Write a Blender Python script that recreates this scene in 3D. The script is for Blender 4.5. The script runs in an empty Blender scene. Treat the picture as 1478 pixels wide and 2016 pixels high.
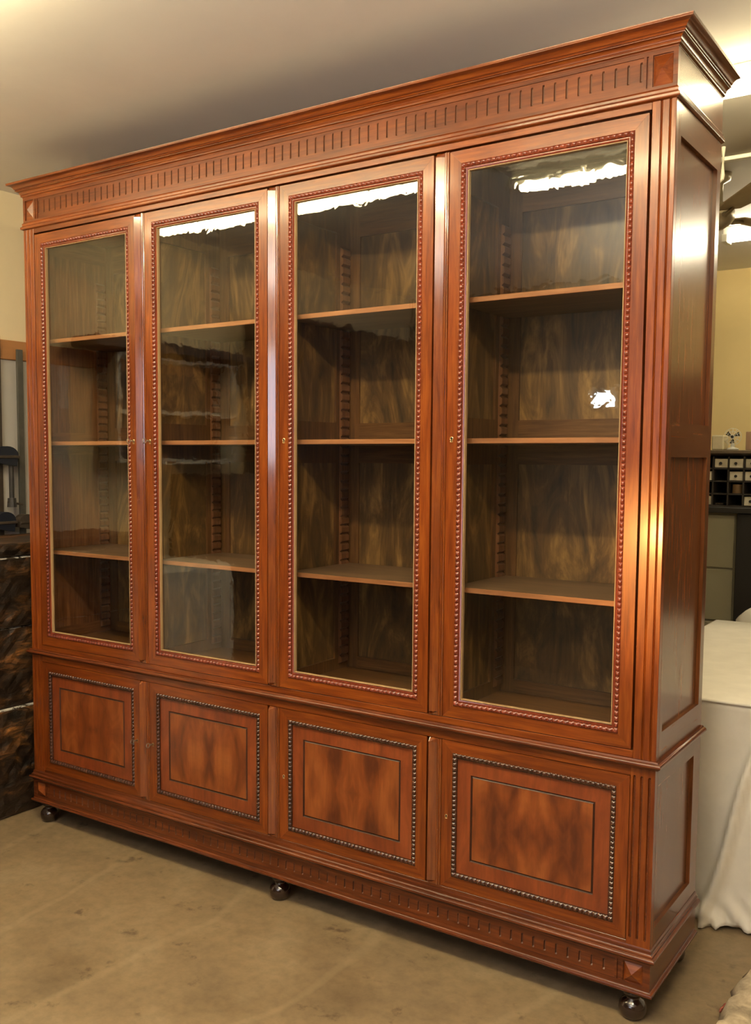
import bpy, bmesh, math, random
from math import sin, cos, pi, radians
from mathutils import Vector, Matrix
random.seed(7)
SC = bpy.context.scene
COL = SC.collection

# ------------------------------------------------------------------ camera
cam_d = bpy.data.cameras.new('camera'); cam = bpy.data.objects.new('camera', cam_d); COL.objects.link(cam)
yaw, pitch, roll = 0.6099, -0.0807, 0.0052
F = Vector((-sin(yaw) * cos(pitch), cos(yaw) * cos(pitch), sin(pitch)))
R0 = Vector((cos(yaw), sin(yaw), 0)); U0 = R0.cross(F)
RR = R0 * cos(roll) + U0 * sin(roll); UU = -R0 * sin(roll) + U0 * cos(roll)
M = Matrix((RR, UU, -F)).transposed().to_4x4(); M.translation = Vector((0.7526, -2.5346, 1.5364))
cam.matrix_world = M
cam_d.sensor_fit = 'VERTICAL'; cam_d.sensor_height = 36; cam_d.sensor_width = 36 * 1478 / 2016
cam_d.lens = 1907.27 / 2016 * 36
cam_d.shift_x = (739 - 672.37) / 2016; cam_d.shift_y = (1054.61 - 1008) / 2016
cam_d.clip_start = 0.05; cam_d.clip_end = 60
SC.camera = cam

# ------------------------------------------------------------------ render look, world
SC.view_settings.view_transform = 'Standard'; SC.view_settings.look = 'None'
SC.view_settings.gamma = 1; SC.view_settings.exposure = 0.14
try: SC.view_settings.use_curve_mapping = False
except Exception: pass
try: SC.cycles.use_denoising = True; SC.cycles.max_bounces = 10; SC.cycles.transparent_max_bounces = 16
except Exception: pass
W = bpy.data.worlds.new('world'); SC.world = W; W.use_nodes = True
W.node_tree.nodes['Background'].inputs[0].default_value = (0.6, 0.7, 0.9, 1)
W.node_tree.nodes['Background'].inputs[1].default_value = 0.3

TUBE_PW = 100.0          # emission of the fluorescent diffusers
TUBE_COL = (1.0, 0.82, 0.47)
WIN_PW = 4.8           # daylight behind the back window
WIN_COL = (0.80, 0.86, 1.0)
SPOT_PW = 230.0
CEIL_FILL_PW = 122.0       # ceiling fill light, added behind the camera

ZC = 2.76              # ceiling height
XWL, XWR, YWB, YWF = -3.18, 2.6, -4.0, 4.14

# ------------------------------------------------------------------ materials
def mat(name):
    m = bpy.data.materials.new(name); m.use_nodes = True
    nt = m.node_tree; nt.nodes.clear()
    out = nt.nodes.new('ShaderNodeOutputMaterial'); b = nt.nodes.new('ShaderNodeBsdfPrincipled')
    nt.links.new(b.outputs[0], out.inputs[0])
    return m, nt, b
def N(nt, t, **kw):
    n = nt.nodes.new(t)
    for k, v in kw.items():
        if k in n.inputs: n.inputs[k].default_value = v
        else: setattr(n, k, v)
    return n
def ramp(nt, stops, fac):
    r = nt.nodes.new('ShaderNodeValToRGB'); e = r.color_ramp.elements
    while len(e) < len(stops): e.new(0.5)
    for i, (p, c) in enumerate(stops):
        e[i].position = p; e[i].color = (*c, 1)
    nt.links.new(fac, r.inputs[0]); return r
def coords(nt, scale, rnd=True):
    tc = nt.nodes.new('ShaderNodeTexCoord')
    src = tc.outputs['Object']
    if rnd:
        oi = nt.nodes.new('ShaderNodeObjectInfo')
        mu = N(nt, 'ShaderNodeVectorMath', operation='MULTIPLY'); mu.inputs[1].default_value = (7.3, 5.1, 9.7)
        cb = nt.nodes.new('ShaderNodeCombineXYZ')
        for i in range(3): nt.links.new(oi.outputs['Random'], cb.inputs[i])
        nt.links.new(cb.outputs[0], mu.inputs[0])
        ad = N(nt, 'ShaderNodeVectorMath', operation='ADD')
        nt.links.new(src, ad.inputs[0]); nt.links.new(mu.outputs[0], ad.inputs[1]); src = ad.outputs[0]
    mp = nt.nodes.new('ShaderNodeMapping'); mp.inputs['Scale'].default_value = scale
    nt.links.new(src, mp.inputs[0]); return mp.outputs[0]
def noise(nt, vec, scale, detail=4, rough=.55, dist=0.0):
    n = nt.nodes.new('ShaderNodeTexNoise'); n.inputs['Scale'].default_value = scale
    n.inputs['Detail'].default_value = detail; n.inputs['Roughness'].default_value = rough
    n.inputs['Distortion'].default_value = dist
    nt.links.new(vec, n.inputs['Vector']); return n.outputs['Fac']
def bump(nt, b, h, strength, dist=.002):
    bp = nt.nodes.new('ShaderNodeBump'); bp.inputs['Strength'].default_value = strength; bp.inputs['Distance'].default_value = dist
    nt.links.new(h, bp.inputs['Height']); nt.links.new(bp.outputs[0], b.inputs['Normal'])
def mixc(nt, fac, a, bb, mode='MIX'):
    m = nt.nodes.new('ShaderNodeMix'); m.data_type = 'RGBA'; m.blend_type = mode
    for sock, v in ((0, fac), (6, a), (7, bb)):
        if hasattr(v, 'links') or hasattr(v, 'is_output'): nt.links.new(v, m.inputs[sock])
        elif isinstance(v, (int, float)): m.inputs[sock].default_value = v
        else: m.inputs[sock].default_value = (*v, 1)
    return m.outputs[2]

def wood(name, c0, c1, c2, grain='z', rough=.3, figure=.35, coat=.28, bmp=.04):
    """polished wood: stretched grain + broad figure"""
    m, nt, b = mat(name)
    s = {'z': (14, 14, .9), 'x': (.9, 14, 14), 'y': (14, .9, 14)}[grain]
    v = coords(nt, s)
    fine = noise(nt, v, 7, 5, .6, .4)
    s2 = {'z': (3.2, 3.2, .8), 'x': (.8, 3.2, 3.2), 'y': (3.2, .8, 3.2)}[grain]
    broad = noise(nt, coords(nt, s2), 1.7, 3, .5, 1.2)
    f = ramp(nt, [(.30, c0), (.52, c1), (.72, c2)], fine)
    g = ramp(nt, [(.32, (.55, .50, .46)), (.55, (1, 1, 1)), (.75, (1.18, 1.12, 1.02))], broad)
    c = mixc(nt, figure * 2 if figure < .5 else 1.0, f.outputs[0], g.outputs[0], 'MULTIPLY')
    nt.links.new(c, b.inputs['Base Color'])
    rr = nt.nodes.new('ShaderNodeMapRange'); rr.inputs[3].default_value = rough * .95; rr.inputs[4].default_value = rough * 1.08
    nt.links.new(fine, rr.inputs[0]); nt.links.new(rr.outputs[0], b.inputs['Roughness'])
    b.inputs['Specular IOR Level'].default_value = .36; b.inputs['Coat Weight'].default_value = coat; b.inputs['Coat Roughness'].default_value = .13
    if bmp > .02: bump(nt, b, fine, bmp, .0006)
    return m
def figured(name, c0, c1, c2, stretch=(5, 5, 1.6), scale=1.6, rough=.32, coat=.3):
    """crotch-figured veneer: flame blotches plus grain"""
    m, nt, b = mat(name)
    fl = noise(nt, coords(nt, stretch), scale, 5, .62, 2.2)
    gr = noise(nt, coords(nt, (22, 22, 1.5)), 5, 4, .6, .3)
    f = ramp(nt, [(.30, c0), (.50, c1), (.70, c2)], fl)
    g = ramp(nt, [(.3, (.72, .70, .68)), (.6, (1.05, 1.05, 1.05))], gr)
    c = mixc(nt, .75, f.outputs[0], g.outputs[0], 'MULTIPLY')
    nt.links.new(c, b.inputs['Base Color']); b.inputs['Roughness'].default_value = rough
    b.inputs['Coat Weight'].default_value = coat; b.inputs['Coat Roughness'].default_value = .2
    return m
def bookmatch(name, c0, c1, c2):
    """four quarters of flame veneer mirrored about the panel centre"""
    m, nt, b = mat(name)
    tc = nt.nodes.new('ShaderNodeTexCoord'); oi = nt.nodes.new('ShaderNodeObjectInfo')
    sub = N(nt, 'ShaderNodeVectorMath', operation='SUBTRACT'); sub.inputs[1].default_value = (0.01, 0, .448)
    ab = N(nt, 'ShaderNodeVectorMath', operation='ABSOLUTE'); nt.links.new(tc.outputs['Object'], sub.inputs[0]); nt.links.new(sub.outputs[0], ab.inputs[0])
    mp = nt.nodes.new('ShaderNodeMapping'); mp.inputs['Rotation'].default_value = (0, radians(38), 0); mp.inputs['Scale'].default_value = (9, 1, 3.2)
    nt.links.new(ab.outputs[0], mp.inputs[0])
    w = nt.nodes.new('ShaderNodeTexNoise'); w.noise_dimensions = '4D'; w.inputs['Scale'].default_value = 1.5; w.inputs['Detail'].default_value = 5; w.inputs['Distortion'].default_value = 1.2
    wm_ = N(nt, 'ShaderNodeMath', operation='MULTIPLY'); wm_.inputs[1].default_value = 9; nt.links.new(oi.outputs['Random'], wm_.inputs[0]); nt.links.new(wm_.outputs[0], w.inputs['W'])
    nt.links.new(mp.outputs[0], w.inputs['Vector'])
    f = ramp(nt, [(.30, c0), (.50, c1), (.70, c2)], w.outputs['Fac'])
    gr = noise(nt, coords(nt, (22, 22, 1.5)), 5, 4, .6, .3); g = ramp(nt, [(.3, (.78, .76, .74)), (.6, (1.05, 1.05, 1.05))], gr)
    c = mixc(nt, .7, f.outputs[0], g.outputs[0], 'MULTIPLY'); nt.links.new(c, b.inputs['Base Color'])
    b.inputs['Roughness'].default_value = .3; b.inputs['Coat Weight'].default_value = .3; b.inputs['Coat Roughness'].default_value = .2
    return m
A0, A1, A2 = (.105, .0190, .0030), (.180, .0385, .0050), (.25, .066, .0085)
M_wv = wood('walnut_vertical', A0, A1, A2, 'z')
M_bar_ = wood('polished_cover_bar', A0, A1, A2, 'z', .2, .35, 1.0, .01)
bb_ = [n for n in M_bar_.node_tree.nodes if n.type == 'BSDF_PRINCIPLED'][0]; bb_.inputs['Coat IOR'].default_value = 1.8; bb_.inputs['Coat Roughness'].default_value = .1
M_wh = wood('walnut_horizontal', A0, A1, A2, 'x')
M_wdh = wood('walnut_frieze', (.085, .019, .005), (.15, .035, .008), (.20, .052, .012), 'x')
M_wd = wood('walnut_depth', A0, A1, A2, 'y')
M_wdk = wood('walnut_moulding', (.065, .015, .005), (.115, .027, .007), (.165, .042, .011), 'x', .26)
M_side = wood('walnut_side', (.10, .034, .012), (.165, .058, .019), (.23, .088, .03), 'z', .24, .3, .14, .01)
M_wdky = wood('walnut_moulding_side', (.065, .015, .005), (.115, .027, .007), (.165, .042, .011), 'y', .26, .3, .2, .01)
M_side2 = wood('walnut_side_rail', (.10, .034, .012), (.155, .056, .019), (.22, .084, .03), 'y', .26, .3, .14, .008)
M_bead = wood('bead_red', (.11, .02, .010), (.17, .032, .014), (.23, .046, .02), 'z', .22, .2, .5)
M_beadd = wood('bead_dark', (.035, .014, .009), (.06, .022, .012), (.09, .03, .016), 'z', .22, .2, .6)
M_groove = wood('groove_dark', (.03, .011, .006), (.05, .017, .008), (.07, .022, .01), 'z', .5, .2, .1)
M_groove2 = wood('flute_dark', (.07, .024, .011), (.10, .034, .014), (.13, .044, .018), 'z', .5, .2, .1)  # darker brown for the faces inside the flutes
M_fil = wood('glazing_fillet', (.30, .18, .085), (.38, .24, .12), (.44, .29, .15), 'z', .45, .2, .1)
M_fig = bookmatch('walnut_panel', (.075, .016, .005), (.18, .042, .009), (.28, .082, .019))
M_fign = figured('walnut_border', (.13, .025, .007), (.19, .040, .010), (.25, .058, .015), (6, 6, 2.2), 1.2)
M_in = wood('interior_wood', (.085, .036, .012), (.135, .059, .019), (.19, .088, .029), 'z', .45, .4, .1)
M_inh = wood('interior_wood_horizontal', (.085, .036, .012), (.135, .059, .019), (.19, .088, .029), 'x', .45, .4, .1)
M_inf = figured('interior_veneer', (.050, .027, .012), (.13, .066, .021), (.32, .175, .055), (6, 6, 1.9), 1.4, .42, .15)
M_shelf = wood('shelf_wood', (.12, .07, .04), (.17, .10, .055), (.21, .13, .075), 'x', .5, .3, .1)
M_shedge = wood('shelf_edge', (.30, .12, .05), (.38, .16, .07), (.44, .20, .095), 'x', .4, .3, .2)
M_rat = wood('ratchet_wood', (.10, .04, .018), (.17, .07, .03), (.22, .095, .04), 'z', .4, .3, .2)
M_foot, nt, b = mat('ebonised_foot'); b.inputs['Base Color'].default_value = (.018, .008, .005, 1); b.inputs['Roughness'].default_value = .16; b.inputs['Coat Weight'].default_value = .6
M_brass, nt, b = mat('brass'); b.inputs['Base Color'].default_value = (.75, .58, .30, 1); b.inputs['Metallic'].default_value = 1; b.inputs['Roughness'].default_value = .28
M_black, nt, b = mat('black_hole'); b.inputs['Base Color'].default_value = (.01, .008, .006, 1); b.inputs['Roughness'].default_value = .8
M_steel, nt, b = mat('steel'); b.inputs['Base Color'].default_value = (.42, .38, .33, 1); b.inputs['Metallic'].default_value = 1; b.inputs['Roughness'].default_value = .3

def glass_mat():
    m = bpy.data.materials.new('old_glass'); m.use_nodes = True; nt = m.node_tree; nt.nodes.clear()
    out = nt.nodes.new('ShaderNodeOutputMaterial'); mx = nt.nodes.new('ShaderNodeMixShader')
    tr = nt.nodes.new('ShaderNodeBsdfTransparent'); tr.inputs[0].default_value = (.97, .975, .95, 1)
    gl = nt.nodes.new('ShaderNodeBsdfGlossy'); gl.inputs['Roughness'].default_value = .0
    fr = nt.nodes.new('ShaderNodeFresnel'); ge = nt.nodes.new('ShaderNodeNewGeometry')
    mr = nt.nodes.new('ShaderNodeMapRange'); mr.inputs[3].default_value = 1.52; mr.inputs[4].default_value = 1 / 1.52
    nt.links.new(ge.outputs['Backfacing'], mr.inputs[0]); nt.links.new(mr.outputs[0], fr.inputs[0])
    v = coords(nt, (1, 1, 1))
    a = noise(nt, v, 16, 2, .5, .6); c = noise(nt, v, 2.2, 1, .5)
    ad = N(nt, 'ShaderNodeMath', operation='MULTIPLY_ADD'); ad.inputs[1].default_value = 4.0
    nt.links.new(c, ad.inputs[0]); nt.links.new(a, ad.inputs[2])
    bp = nt.nodes.new('ShaderNodeBump'); bp.inputs['Strength'].default_value = 1.0; bp.inputs['Distance'].default_value = .00032
    nt.links.new(ad.outputs[0], bp.inputs['Height']); nt.links.new(bp.outputs[0], gl.inputs['Normal'])
    nt.links.new(fr.outputs[0], mx.inputs[0]); nt.links.new(tr.outputs[0], mx.inputs[1]); nt.links.new(gl.outputs[0], mx.inputs[2])
    nt.links.new(mx.outputs[0], out.inputs[0]); return m
M_glass = glass_mat()

def plain(name, c, rough=.6, metal=0, var=.0, sc=6, bmp=0, coat=0, stretch=(1, 1, 1)):
    m, nt, b = mat(name)
    b.inputs['Roughness'].default_value = rough; b.inputs['Metallic'].default_value = metal; b.inputs['Coat Weight'].default_value = coat
    if var > 0:
        n = noise(nt, coords(nt, stretch), sc, 5, .6, .3)
        r = ramp(nt, [(.3, tuple(x * (1 - var) for x in c)), (.7, tuple(min(1, x * (1 + var)) for x in c))], n)
        nt.links.new(r.outputs[0], b.inputs['Base Color'])
        if bmp: bump(nt, b, n, bmp, .004)
    else: b.inputs['Base Color'].default_value = (*c, 1)
    return m
def emit(name, c, s):
    m = bpy.data.materials.new(name); m.use_nodes = True; nt = m.node_tree; nt.nodes.clear()
    out = nt.nodes.new('ShaderNodeOutputMaterial'); e = nt.nodes.new('ShaderNodeEmission')
    e.inputs[0].default_value = (*c, 1); e.inputs[1].default_value = s
    nt.links.new(e.outputs[0], out.inputs[0]); return m
M_dkwood = plain('dark_stained_wood', (.03, .018, .011), .5, 0, .3, 6)
M_ceil = plain('ceiling_paint', (.82, .79, .75), .7, 0, .05, 1.3)
M_wall_l = plain('cream_wall', (.88, .745, .50), .75, 0, .04, 2)
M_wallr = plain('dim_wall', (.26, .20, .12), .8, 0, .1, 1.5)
M_wall = plain('yellow_wall', (.88, .69, .33), .75, 0, .05, 1.5)
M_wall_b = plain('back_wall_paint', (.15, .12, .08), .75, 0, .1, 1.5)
M_tube = emit('tube_light', TUBE_COL, TUBE_PW)
M_tubel = emit('tube_light_left', TUBE_COL, TUBE_PW * .62)
M_tubed = emit('daylight_tube', (1.0, .88, .62), 58)
M_tubeb = emit('tube_light_rear', TUBE_COL, 26)
M_win = emit('daylight', WIN_COL, WIN_PW)
M_lamp = emit('lamp_face', (.85, .95, 1.0), 30)
M_white = plain('white_enamel', (.75, .74, .70), .4)
M_house = plain('pale_housing', (.72, .70, .62), .5)

def floor_mat():
    m, nt, b = mat('worn_floor')
    v = coords(nt, (1, 1, 1), False)
    a = noise(nt, v, 2.2, 6, .62, .3); c = noise(nt, v, 24, 5, .7); d = noise(nt, v, 8, 5, .68, .15); e_ = noise(nt, v, 1.6, 3, .55, .2)
    r = ramp(nt, [(.25, (.145, .104, .060)), (.5, (.208, .147, .080)), (.75, (.25, .19, .115))], a)
    s = ramp(nt, [(.30, (.45, .41, .37)), (.40, (.95, .95, .95)), (1, (1, 1, 1))], d)
    s2 = ramp(nt, [(.3, (.80, .79, .78)), (.6, (1.06, 1.06, 1.06))], c)
    x = mixc(nt, 1, r.outputs[0], s.outputs[0], 'MULTIPLY'); s3 = ramp(nt, [(.30, (.66, .63, .60)), (.45, (1, 1, 1))], e_); x = mixc(nt, 1, x, s3.outputs[0], 'MULTIPLY'); x = mixc(nt, 1, x, s2.outputs[0], 'MULTIPLY')
    # pale scratches
    w = nt.nodes.new('ShaderNodeTexWave'); w.inputs['Scale'].default_value = .55; w.inputs['Distortion'].default_value = 9; w.inputs['Detail'].default_value = 4; w.inputs['Detail Scale'].default_value = .6
    nt.links.new(v, w.inputs['Vector'])
    wr = ramp(nt, [(.0, (0, 0, 0)), (.985, (0, 0, 0)), (1.0, (1, 1, 1))], w.outputs['Fac'])
    sf = N(nt, 'ShaderNodeMath', operation='MULTIPLY'); sf.inputs[1].default_value = .12; nt.links.new(wr.outputs[0], sf.inputs[0])
    x = mixc(nt, sf.outputs[0], x, (.45, .36, .22))
    nt.links.new(x, b.inputs['Base Color']); b.inputs['Roughness'].default_value = .62
    bump(nt, b, c, .15, .002); return m
M_floor = floor_mat()

# ------------------------------------------------------------------ mesh helpers
def bm_new(): return bmesh.new()
def box(bm, x0, x1, y0, y1, z0, z1, mi=0, bev=0.0, seg=1):
    vs = [bm.verts.new(p) for p in ((x0, y0, z0), (x1, y0, z0), (x1, y1, z0), (x0, y1, z0), (x0, y0, z1), (x1, y0, z1), (x1, y1, z1), (x0, y1, z1))]
    fs = [bm.faces.new([vs[i] for i in q]) for q in ((0, 3, 2, 1), (4, 5, 6, 7), (0, 1, 5, 4), (1, 2, 6, 5), (2, 3, 7, 6), (3, 0, 4, 7))]
    for f in fs: f.material_index = mi
    if bev > 0:
        es = set(e for f in fs for e in f.edges)
        r = bmesh.ops.bevel(bm, geom=list(es), offset=bev, segments=seg, affect='EDGES', profile=.5)
        for f in r['faces']: f.material_index = mi
    return fs
def prism(bm, poly, axis, a, b, mi=0):
    """poly: 2D points in the plane normal to axis; extruded from a to b"""
    def mk(p, t):
        return {'x': (t, p[0], p[1]), 'y': (p[0], t, p[1]), 'z': (p[0], p[1], t)}[axis]
    A = [bm.verts.new(mk(p, a)) for p in poly]; B = [bm.verts.new(mk(p, b)) for p in poly]
    n = len(poly); fs = []
    fs.append(bm.faces.new(A)); fs.append(bm.faces.new(B[::-1]))
    for i in range(n): fs.append(bm.faces.new((A[i], B[i], B[(i + 1) % n], A[(i + 1) % n])))
    for f in fs: f.material_index = mi
    return fs
def grid(bm, pts, mi=0, closed_u=False):
    V = [[bm.verts.new(p) for p in row] for row in pts]
    R = range(len(V)) if closed_u else range(len(V) - 1)
    for i in R:
        r0, r1 = V[i], V[(i + 1) % len(V)]
        for j in range(len(r0) - 1):
            f = bm.faces.new((r0[j], r0[j + 1], r1[j + 1], r1[j])); f.material_index = mi
    return V
def lathe(bm, cx, cy, prof, n=32, mi=0):
    rows = [[(cx + r * cos(2 * pi * k / n), cy + r * sin(2 * pi * k / n), z) for r, z in prof] for k in range(n)]
    grid(bm, rows, mi, True)
def tube(bm, pts, r, n=10, mi=0, cap=True):
    pts = [Vector(p) for p in pts]; rows = []
    up = Vector((0, 0, 1))
    for i, p in enumerate(pts):
        d = (pts[min(i + 1, len(pts) - 1)] - pts[max(i - 1, 0)]).normalized()
        a = d.cross(up)
        if a.length < 1e-3: a = d.cross(Vector((1, 0, 0)))
        a.normalize(); c = a.cross(d)
        rr = r[i] if isinstance(r, (list, tuple)) else r
        rows.append([p + (a * cos(2 * pi * k / n) + c * sin(2 * pi * k / n)) * rr for k in range(n)])
    V = [[bm.verts.new(q) for q in row] for row in rows]
    for i in range(len(V) - 1):
        for k in range(n):
            f = bm.faces.new((V[i][k], V[i][(k + 1) % n], V[i + 1][(k + 1) % n], V[i + 1][k])); f.material_index = mi
    if cap:
        bm.faces.new(V[0][::-1]).material_index = mi; bm.faces.new(V[-1]).material_index = mi
def link_mesh(name, bm, mats, parent=None, smooth=False, loc=None):
    bmesh.ops.recalc_face_normals(bm, faces=bm.faces)
    me = bpy.data.meshes.new(name); bm.to_mesh(me); bm.free()
    for m in (mats if isinstance(mats, (list, tuple)) else [mats]): me.materials.append(m)
    if smooth:
        for p in me.polygons: p.use_smooth = True
    return link_data(name, me, parent, loc)
def rootloc(o):
    v = Vector((0, 0, 0))
    while o: v += o.location if True else v; o = o.parent if False else None
    return v
WLOC = {}
def link_data(name, me, parent=None, loc=None):
    """loc is a WORLD offset; children keep world placement"""
    o = bpy.data.objects.new(name, me); COL.objects.link(o)
    w = Vector(loc) if loc is not None else Vector((0, 0, 0))
    WLOC[o.name] = w
    if parent:
        o.parent = parent; o.location = w - WLOC[parent.name]
    else: o.location = w
    return o
def smooth_by_angle(o, ang=35):
    me = o.data
    for p in me.polygons: p.use_smooth = True
    try: me.set_sharp_from_angle(angle=radians(ang))
    except Exception: pass
    return o
def thing(name, label, cat, loc, group=None):
    o = bpy.data.objects.new(name, None); COL.objects.link(o); o.location = loc; o.empty_display_size = .1
    WLOC[o.name] = Vector(loc); o['label'] = label; o['category'] = cat
    if group: o['group'] = group
    return o
def tag(o, label, cat, group=None):
    o['label'] = label; o['category'] = cat
    if group: o['group'] = group
    return o
def struct(o): o['kind'] = 'structure'; return o

# ------------------------------------------------------------------ room shell
b_ = bm_new(); box(b_, XWL - .1, XWR + .1, YWB - .1, YWF + .1, -.1, 0); struct(link_mesh('floor', b_, M_floor))
b_ = bm_new(); box(b_, XWL - .1, XWR + .1, YWB - .1, YWF + .1, ZC, ZC + .1); struct(link_mesh('ceiling', b_, M_ceil))
b_ = bm_new(); box(b_, XWL - .1, XWL, YWB - .1, YWF + .1, 0, ZC); struct(link_mesh('wall_left', b_, M_wall_l))
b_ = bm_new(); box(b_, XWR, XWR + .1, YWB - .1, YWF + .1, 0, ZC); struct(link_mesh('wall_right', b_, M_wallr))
b_ = bm_new(); box(b_, XWL, XWR, YWF, YWF + .1, 0, ZC); struct(link_mesh('wall_far', b_, M_wall))
WX0, WX1, WZ0, WZ1 = -1.10, .50, 1.45, 2.35
b_ = bm_new()
box(b_, XWL, WX0, YWB - .1, YWB, 0, ZC); box(b_, WX1, XWR, YWB - .1, YWB, 0, ZC)
box(b_, WX0, WX1, YWB - .1, YWB, 0, WZ0); box(b_, WX0, WX1, YWB - .1, YWB, WZ1, ZC)
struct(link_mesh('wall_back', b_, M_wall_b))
b_ = bm_new(); box(b_, WX0, WX1, YWB - .09, YWB - .08, WZ0, WZ1); wn = struct(link_mesh('window_1', b_, M_win))
b_ = bm_new()
for a in (WX0, (WX0 + WX1) / 2 - .02, WX1 - .04): box(b_, a, a + .04, YWB - .07, YWB + .01, WZ0, WZ1)
box(b_, WX0, WX1, YWB - .07, YWB + .01, WZ0, WZ0 + .05); box(b_, WX0, WX1, YWB - .07, YWB + .01, WZ1 - .05, WZ1)
link_mesh('window_frame', b_, M_white, wn)
# thin batten across the ceiling behind the bookcase
b_ = bm_new(); box(b_, XWL, XWR, 1.66, 1.69, ZC - .022, ZC, 0, .004); struct(link_mesh('trim_1', b_, M_house))

# ------------------------------------------------------------------ fluorescent battens
def batten(x0, x1, y, label, dif=M_tube, group='fluorescent battens on the ceiling', dys=(-.022, .022)):
    xc = (x0 + x1) / 2
    t = thing('ceiling_light', label, 'light', (xc, y, ZC), group)
    bm = bm_new(); box(bm, x0, x1, y - .02, y + .02, ZC - .045, ZC, 0, .004)
    box(bm, x0, x0 + .03, y - .05, y + .05, ZC - .085, ZC - .045, 0, .003); box(bm, x1 - .03, x1, y - .05, y + .05, ZC - .085, ZC - .045, 0, .003)
    link_mesh('housing', bm, M_house, t)
    bm = bm_new()
    for dy in dys: tube(bm, [(x0 + .03, y + dy, ZC - .07), (x1 - .03, y + dy, ZC - .07)], .017, 10)
    link_mesh('tube', bm, dif, t, True)
batten(-1.10, .75, -1.36, 'fluorescent batten on the ceiling, reflected at the top of the right-hand glass door')
batten(-3.05, -1.20, -1.10, 'fluorescent batten on the ceiling, reflected at the top of the two middle glass doors', M_tubel)
batten(-.42, 1.40, .73, 'fluorescent batten on the ceiling just behind the cornice corner of the bookcase', M_tubeb)
batten(-.60, 1.30, 2.92, 'fluorescent batten on the ceiling beyond the fan, farthest from the bookcase', M_tubed, dys=(-.024,))

# lamps: warm spotlight on a stand (in front of the bookcase), small wall lamp on the back wall
def lamp_spot(loc, target, power, size, blend, col):
    d = bpy.data.lights.new('spot', 'SPOT'); d.energy = power; d.spot_size = size; d.spot_blend = blend; d.color = col; d.shadow_soft_size = .03
    o = bpy.data.objects.new('spot', d); COL.objects.link(o); o.location = loc
    o.rotation_euler = (Vector(target) - Vector(loc)).to_track_quat('-Z', 'Y').to_euler(); return o
SP = (-.75, -2.6, 1.15)
lamp_spot(SP, (-.05, 0, 1.22), SPOT_PW, radians(15), 1.0, (1.0, .44, .12))

TP = (.20, -3.0)
d = bpy.data.lights.new('ceiling_fill', 'AREA'); d.shape = 'DISK'; d.size = .3; d.energy = CEIL_FILL_PW; d.color = (1.0, .93, .84)  # added fill that brightens the ceiling, not a known lamp of the room
o = bpy.data.objects.new('ceiling_fill', d); COL.objects.link(o); o.location = (TP[0], TP[1], 1.86); o.rotation_euler = (pi, 0, 0)

# ------------------------------------------------------------------ THE BOOKCASE
XL, D = -2.591, .44
XM = XL / 2
BC = thing('bookcase', 'large four-door glazed walnut bookcase on black bun feet', 'bookcase', (XM, D / 2, 0))
def sweep(name, prof, mats, parent=BC, back=D, gm=None):
    """moulding profile (p, z) swept round left side, front and right side with mitred corners"""
    bm = bm_new()
    rows = []
    for p, z in prof:
        rows.append([(XL - p, back, z), (XL - p, -p, z), (p, -p, z), (p, back, z)])
    V = [[bm.verts.new(q) for q in r] for r in rows]
    for i in range(len(V) - 1):
        for j in range(3):
            f = bm.faces.new((V[i][j], V[i][j + 1], V[i + 1][j + 1], V[i + 1][j])); f.material_index = 0 if j == 1 else 1
    # close top and bottom and back
    for r in (V[0], V[-1]):
        bm.faces.new(r)
    for j in (0, 3):
        try: bm.faces.new([V[i][j] for i in range(len(V))] )
        except Exception: pass
    bmv = [v[0] for v in V][::-1] + [v[3] for v in V]
    o = link_mesh(name, bm, mats, parent); smooth_by_angle(o, 30); return o
def arc(p0, p1, bulge, n=6):
    """points from p0 to p1 on a bowed curve (positive = outward in p)"""
    out = []
    (x0, z0), (x1, z1) = p0, p1; L = math.hypot(x1 - x0, z1 - z0); nx, nz = (z1 - z0) / L, -(x1 - x0) / L
    for i in range(n + 1):
        t = i / n; h = bulge * 4 * t * (1 - t); out.append((x0 + (x1 - x0) * t + nx * h, z0 + (z1 - z0) * t + nz * h))
    return out
corn = [(-.02, 2.566), (.001, 2.566), (.001, 2.569)] + arc((.003, 2.570), (.006, 2.576), .002, 4) + [(.006, 2.578)] + arc((.008, 2.579), (.018, 2.590), -.0025, 5) + arc((.0185, 2.592), (.0205, 2.597), .003, 5) + [(.021, 2.598), (.024, 2.599)] + arc((.025, 2.600), (.042, 2.612), -.003, 6) + arc((.0435, 2.6125), (.046, 2.617), .0015, 4) + [(.047, 2.621), (-.02, 2.621)]
sweep('cornice', corn, [M_wh, M_side2])
fm = [(-.02, 2.4405), (.002, 2.4405)] + arc((.004, 2.442), (.009, 2.448), .002, 4) + [(.0095, 2.452), (.007, 2.4525)] + arc((.007, 2.4535), (.0035, 2.461), -.002, 4) + arc((.0035, 2.462), (.0015, 2.468), .0015, 4) + [(0, 2.4705), (-.02, 2.4705)]
sweep('frieze_moulding', fm, [M_wh, M_side2])
wm = [(-.02, .7123), (.004, .7123)] + arc((.006, .7135), (.011, .718), .001, 4) + arc((.013, .7185), (.013, .7315), .0045, 6) + [(.009, .733), (.007, .7365), (-.02, .7365)]
sweep('waist_moulding', wm, [M_wdk, M_wdky])
pm = [(-.02, .176), (.006, .176)] + arc((.006, .179), (.012, .184), -.001, 3) + arc((.013, .185), (.013, .197), .004, 6) + [(.009, .1985), (.009, .202)] + arc((.009, .203), (.004, .212), -.002, 5) + [(.003, .216), (.001, .219), (-.02, .219)]
sweep('plinth_top_moulding', pm, [M_wdk, M_wdky])
pb = [(-.02, .084), (.004, .084), (.009, .086)] + arc((.010, .087), (.010, .096), .002, 5) + [(.006, .0975)] + arc((.005, .098), (.003, .104), -.001, 3) + [(-.02, .104)]
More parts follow.
